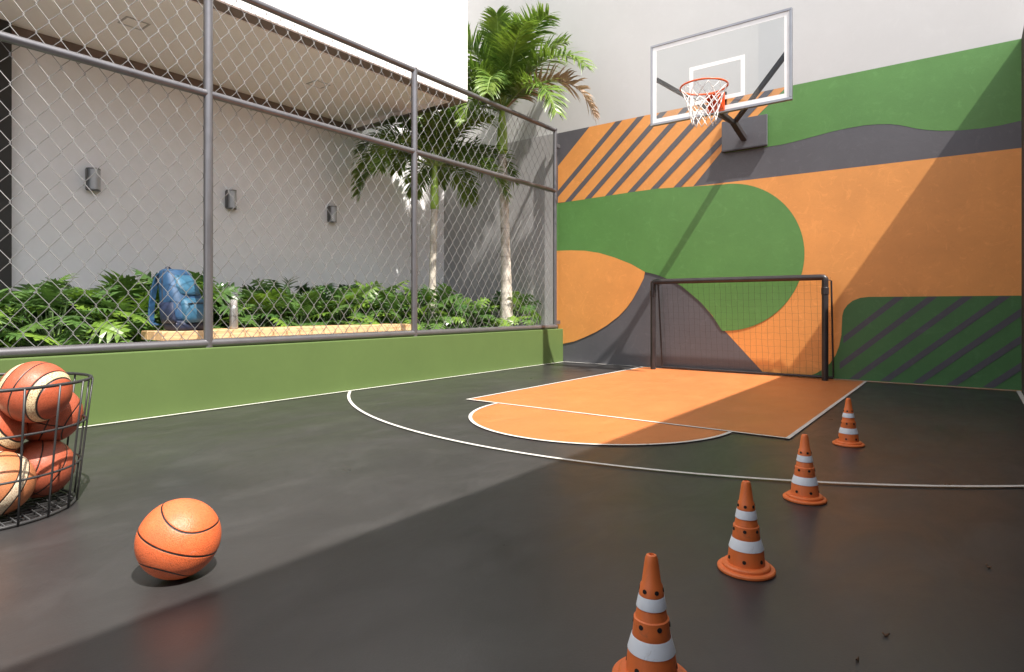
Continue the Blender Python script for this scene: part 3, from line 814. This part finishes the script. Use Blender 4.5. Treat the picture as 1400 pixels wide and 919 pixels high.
for zr, rr_, off in ((.040, .0056, 0), (.126, .0052, 0), (.197, .0046, 0)):
    for k in range(6):
        a = math.pi*k/3+.35
        r_ = rcone(zr); c = Vector((r_*math.cos(a), r_*math.sin(a), zr)); nn = Vector((math.cos(a), math.sin(a), .2)).normalized()
        t1 = Vector((-math.sin(a), math.cos(a), 0)); t2 = nn.cross(t1)
        b = MB()
        rim_ = [c+nn*.0010+(t1*math.cos(2*math.pi*j/12)+t2*math.sin(2*math.pi*j/12))*rr_ for j in range(12)]
        b.loft([[p-nn*.006 for p in rim_], rim_]); b.build('hole', M['hole'], cn)
cn.location = (-.542, 1.215, .0005)
for (x, y, rz, lb) in ((-.54, 1.90, 20, 'orange cone second from the camera, short of the curved white line'),
                       (-.543, 2.74, 47, 'orange cone third from the camera, just short of the curved white line'),
                       (-.556, 3.98, 5, 'orange cone farthest from the camera, beside the orange key')):
    dup(cn, (x, y, .0005), (0, 0, R(rz)), lb)

# ------------------------------------------------------------------ goal
gx0, gx1, gy, gh, gb = -3.21, -1.235, 7.25, 1.15, 7.405
gl = thing('football_goal', 'small black football goal with a dark net against the mural', 'goal', (-2.22, gy, 0))
for x in (gx0, gx1):
    b = MB(); b.tube([(x, gy, .001), (x, gy, gh-.06)], .033, 20); b.build('post', M['goal'], gl, smooth=50)
    b = MB(); b.tube([(x, gy, gh-.22), (x, gy, gh-.14)], .038, 20); b.build('sleeve', M['goal'], gl, smooth=50, bevel=.004)
    xs = x+.055
    b = MB(); b.tube([(x, gy+.02, gh-.05), (xs, gy+.035, gh-.07), (xs, gb, .03)], .0095, 10); b.build('back_stay', M['goal'], gl, smooth=50)
b = MB(); b.tube([(gx0, gy, gh-.075), (gx0, gy, gh-.045), (gx0+.015, gy, gh-.033), (gx0+.05, gy, gh-.031), (gx1-.05, gy, gh-.031), (gx1-.015, gy, gh-.033), (gx1, gy, gh-.045), (gx1, gy, gh-.075)], .033, 20); b.build('crossbar', M['goal'], gl, smooth=50)
b = MB(); b.tube([(gx0+.055, gb, .025), (gx1+.055, gb, .025)], .014, 10); b.build('ground_bar', M['goal'], gl, smooth=50)
b = MB()
def bk_y(z):
    t = z/gh
    return gb-.006-.145*t
nx = 30
q = random.Random(9)
for k in range(nx+1):
    x = gx0+.05+(gx1-gx0)*k/nx
    b.tube([(x+q.uniform(-.004, .004), bk_y(z)+.003*math.sin(9*z+k), z) for z in [.03+(gh-.06)*i/14 for i in range(15)]], .0011, 4, cap=False)
for i in range(15):
    z = .04+(gh-.08)*i/14
    b.tube([(gx0+.05+(gx1-gx0)*k/nx, bk_y(z)+.003*math.sin(9*z+k), z+.006*math.sin(k*1.9+i)) for k in range(nx+1)], .0007, 4, cap=False)
for x in (gx0, gx1):
    for i in range(11):
        z = .05+(gh-.12)*i/10
        b.tube([(x, gy+.03, z), (x, bk_y(z), z)], .0007, 4, cap=False)
b.build('net', M['string'], gl, smooth=180)

# ------------------------------------------------------------------ basketball hoop
bx, by = -2.128, 6.42
bxa, bxb, bza, bzb = -2.87, -1.385, 2.84, 3.745
hp = thing('basketball_hoop', 'wall-mounted basketball hoop with clear backboard, orange rim and white net', 'hoop', (bx, YB, 2.7))
b = MB(); b.box((-2.395, YB-.05, 2.69), (-1.872, YB-.014, 3.045)); b.build('mount_plate', M['grey'], hp, bevel=.003)
b = MB(); b.box((-2.395, YB-.062, 2.675), (-1.872, YB-.014, 2.689)); b.build('plate_shade_strip', M['blackm'], hp)  # black strip painting in the shade along the underside of the plate
def bar(p, q_, w, n=4):
    m = MB(); m.tube([p, q_], w, n); return m
b = bar((bx, YB-.05, 2.80), (bx, 6.98, 2.90), .045); b.build('mount_arm', M['blackm'], hp, bevel=.004)
for p, e in (((bx-.02, 7.00, 2.90), (bxa+.05, by+.03, 3.37)), ((bx+.02, 7.00, 2.90), (bxb-.05, by+.03, 3.33))):
    bar(p, e, .030).build('side_strut', M['blackm'], hp, bevel=.003)
bar((bx, 7.00, 2.89), (bx, by+.02, 2.89), .030).build('lower_strut', M['blackm'], hp, bevel=.003)
b = MB(); b.box((bx-.10, by+.006, 2.85), (bx+.10, by+.03, 3.06)); b.build('bracket_plate', M['blackm'], hp, bevel=.003)
b = MB(); b.box((bxa+.02, by-.006, bza+.02), (bxb-.02, by+.004, bzb-.02)); b.build('glass_panel', M['glass'], hp)
b = MB(); fw = .026
for q_ in ((bxa, bza, bxb, bza+fw), (bxa, bzb-fw, bxb, bzb), (bxa, bza+fw, bxa+fw, bzb-fw), (bxb-fw, bza+fw, bxb, bzb-fw)):
    b.box((q_[0], by-.016, q_[1]), (q_[2], by+.03, q_[3]))
b.build('board_frame', M['alu'], hp, bevel=.003)
def rect_lines(x0, z0_, x1, z1_, w, name, yy):
    m = MB()
    for q_ in ((x0, z0_, x1, z0_+w), (x0, z1_-w, x1, z1_), (x0, z0_+w, x0+w, z1_-w), (x1-w, z0_+w, x1, z1_-w)):
        m.box((q_[0], yy-.002, q_[1]), (q_[2], yy, q_[3]))
    m.build(name, M['white'], hp)
rect_lines(bxa+fw, bza+fw, bxb-fw, bzb-fw, .045, 'white_border', by-.0065)
rect_lines(-2.42, 2.975, -1.835, 3.395, .042, 'target_square', by-.0065)
rc, rz_, rr = (bx, by-.385), 3.015, .228
b = MB(); b.tube(circle((rc[0], rc[1], rz_), rr, 48), .0095, 10, closed=True); b.build('rim', M['rim'], hp, smooth=180)
b = MB()
for sg in (-1, 1):
    b.tube([(bx+sg*.07, by-.02, rz_), (bx+sg*.05, by-.17, rz_), (bx+sg*.10, rc[1]+rr*.9, rz_)], .008, 8)
    b.tube([(bx+sg*.07, by-.02, rz_-.13), (bx+sg*.055, by-.165, rz_-.012)], .008, 8)
b.box((bx-.09, by-.022, rz_-.16), (bx+.09, by-.009, rz_+.035)); b.box((bx-.06, by-.17, rz_-.014), (bx+.06, by-.022, rz_-.006))
b.poly([(bx-.055, by-.17, rz_-.02), (bx-.055, by-.02, rz_-.02), (bx-.055, by-.02, rz_-.15)]); b.poly([(bx+.055, by-.02, rz_-.15), (bx+.055, by-.02, rz_-.02), (bx+.055, by-.17, rz_-.02)])
b.build('rim_bracket', M['rim'], hp, smooth=40)
b = MB(); n, lv_ = 12, 6
def netp(k, i):
    u = i/lv_; a = 2*math.pi*(k+(.5 if i % 2 else 0))/n
    r_ = rr*(1-.52*u**.7)+.02*max(0, u-.75); z = rz_-.012-.36*u
    return Vector((rc[0]+r_*math.cos(a), rc[1]+r_*math.sin(a), z+.006*math.sin(k*2.3+i)))
for k in range(n):
    for sgn in (0, 1):
        pts = []
        kk = k
        for i in range(lv_+1):
            pts.append(netp(kk, i))
            if sgn: kk = kk if i % 2 == 0 else kk+1
            else: kk = kk-1 if i % 2 == 0 else kk
        b.tube(pts, .0038, 5)
b.build('net', M['netwhite'], hp, smooth=180)

# a few dropped leaf bits on the shaded floor
GL = 'dry leaf bits on the court floor'
for i, (x, y, s_, rz, lb) in enumerate(((-.16, 1.72, .006, 20, 'tiny dark leaf bit on the floor right of the second cone'), (-.20, 1.56, .005, 80, 'tiny dark leaf bit on the floor nearest the lower right'),
                                        (.05, 2.36, .006, 140, 'tiny dark leaf bit on the floor right of the third cone'))):
    b = MB(); c = Vector((x, y, .003)); a = R(rz); d = Vector((math.cos(a), math.sin(a), 0)); e = Vector((-d.y, d.x, 0))
    rg = lambda z, f: [c+d*s_*f*1.6*math.cos(2*math.pi*j/10)+e*s_*f*.6*math.sin(2*math.pi*j/10)+Vector((0, 0, z+.003*math.cos(2*math.pi*j/5))) for j in range(10)]
    b.loft([rg(0, .7), rg(.0025, 1), rg(.004, .6)])
    tag(b.build('leaf_bit', M['leaflitter'], smooth=180), lb, 'leaf', GL)

# ------------------------------------------------------------------ camera, light, view
cam = bpy.data.cameras.new('camera'); co = bpy.data.objects.new('camera', cam); COL.objects.link(co)
co.location = (0, 0, .8); co.rotation_euler = (R(90), 0, math.atan(624/828))
cam.sensor_width = 36; cam.lens = 36*828/1400; cam.shift_y = -40/1400; cam.clip_start = .02; cam.clip_end = 400
S.camera = co
SD = Vector((-1, .29, -1.585)).normalized()
sun = bpy.data.lights.new('sun', 'SUN'); so = bpy.data.objects.new('sun', sun); COL.objects.link(so)
so.rotation_euler = SD.to_track_quat('-Z', 'Y').to_euler(); so.location = (6, -2, 10)
sun.energy = 4.6; sun.angle = R(.6); sun.color = (1, .94, .85)
w = bpy.data.worlds.new('World'); S.world = w; w.use_nodes = True
nt = w.node_tree; bg = nt.nodes['Background']
sk = nt.nodes.new('ShaderNodeTexSky'); sk.sky_type = 'NISHITA'; sk.sun_disc = False
sk.sun_elevation = math.asin(-SD.z); sk.sun_rotation = math.atan2(-SD.x, -SD.y)
sk.air_density = 1.0; sk.dust_density = 2.5; sk.ozone_density = 1.0
hs = nt.nodes.new('ShaderNodeHueSaturation'); hs.inputs['Saturation'].default_value = .35
nt.links.new(sk.outputs[0], hs.inputs['Color']); nt.links.new(hs.outputs[0], bg.inputs[0]); bg.inputs[1].default_value = .135
S.view_settings.view_transform = 'Standard'; S.view_settings.look = 'None'
S.view_settings.exposure = 1.05; S.view_settings.gamma = 1
S.render.engine = 'CYCLES'
S.cycles.max_bounces = 10; S.cycles.diffuse_bounces = 6; S.cycles.transparent_max_bounces = 16
S.cycles.use_denoising = True
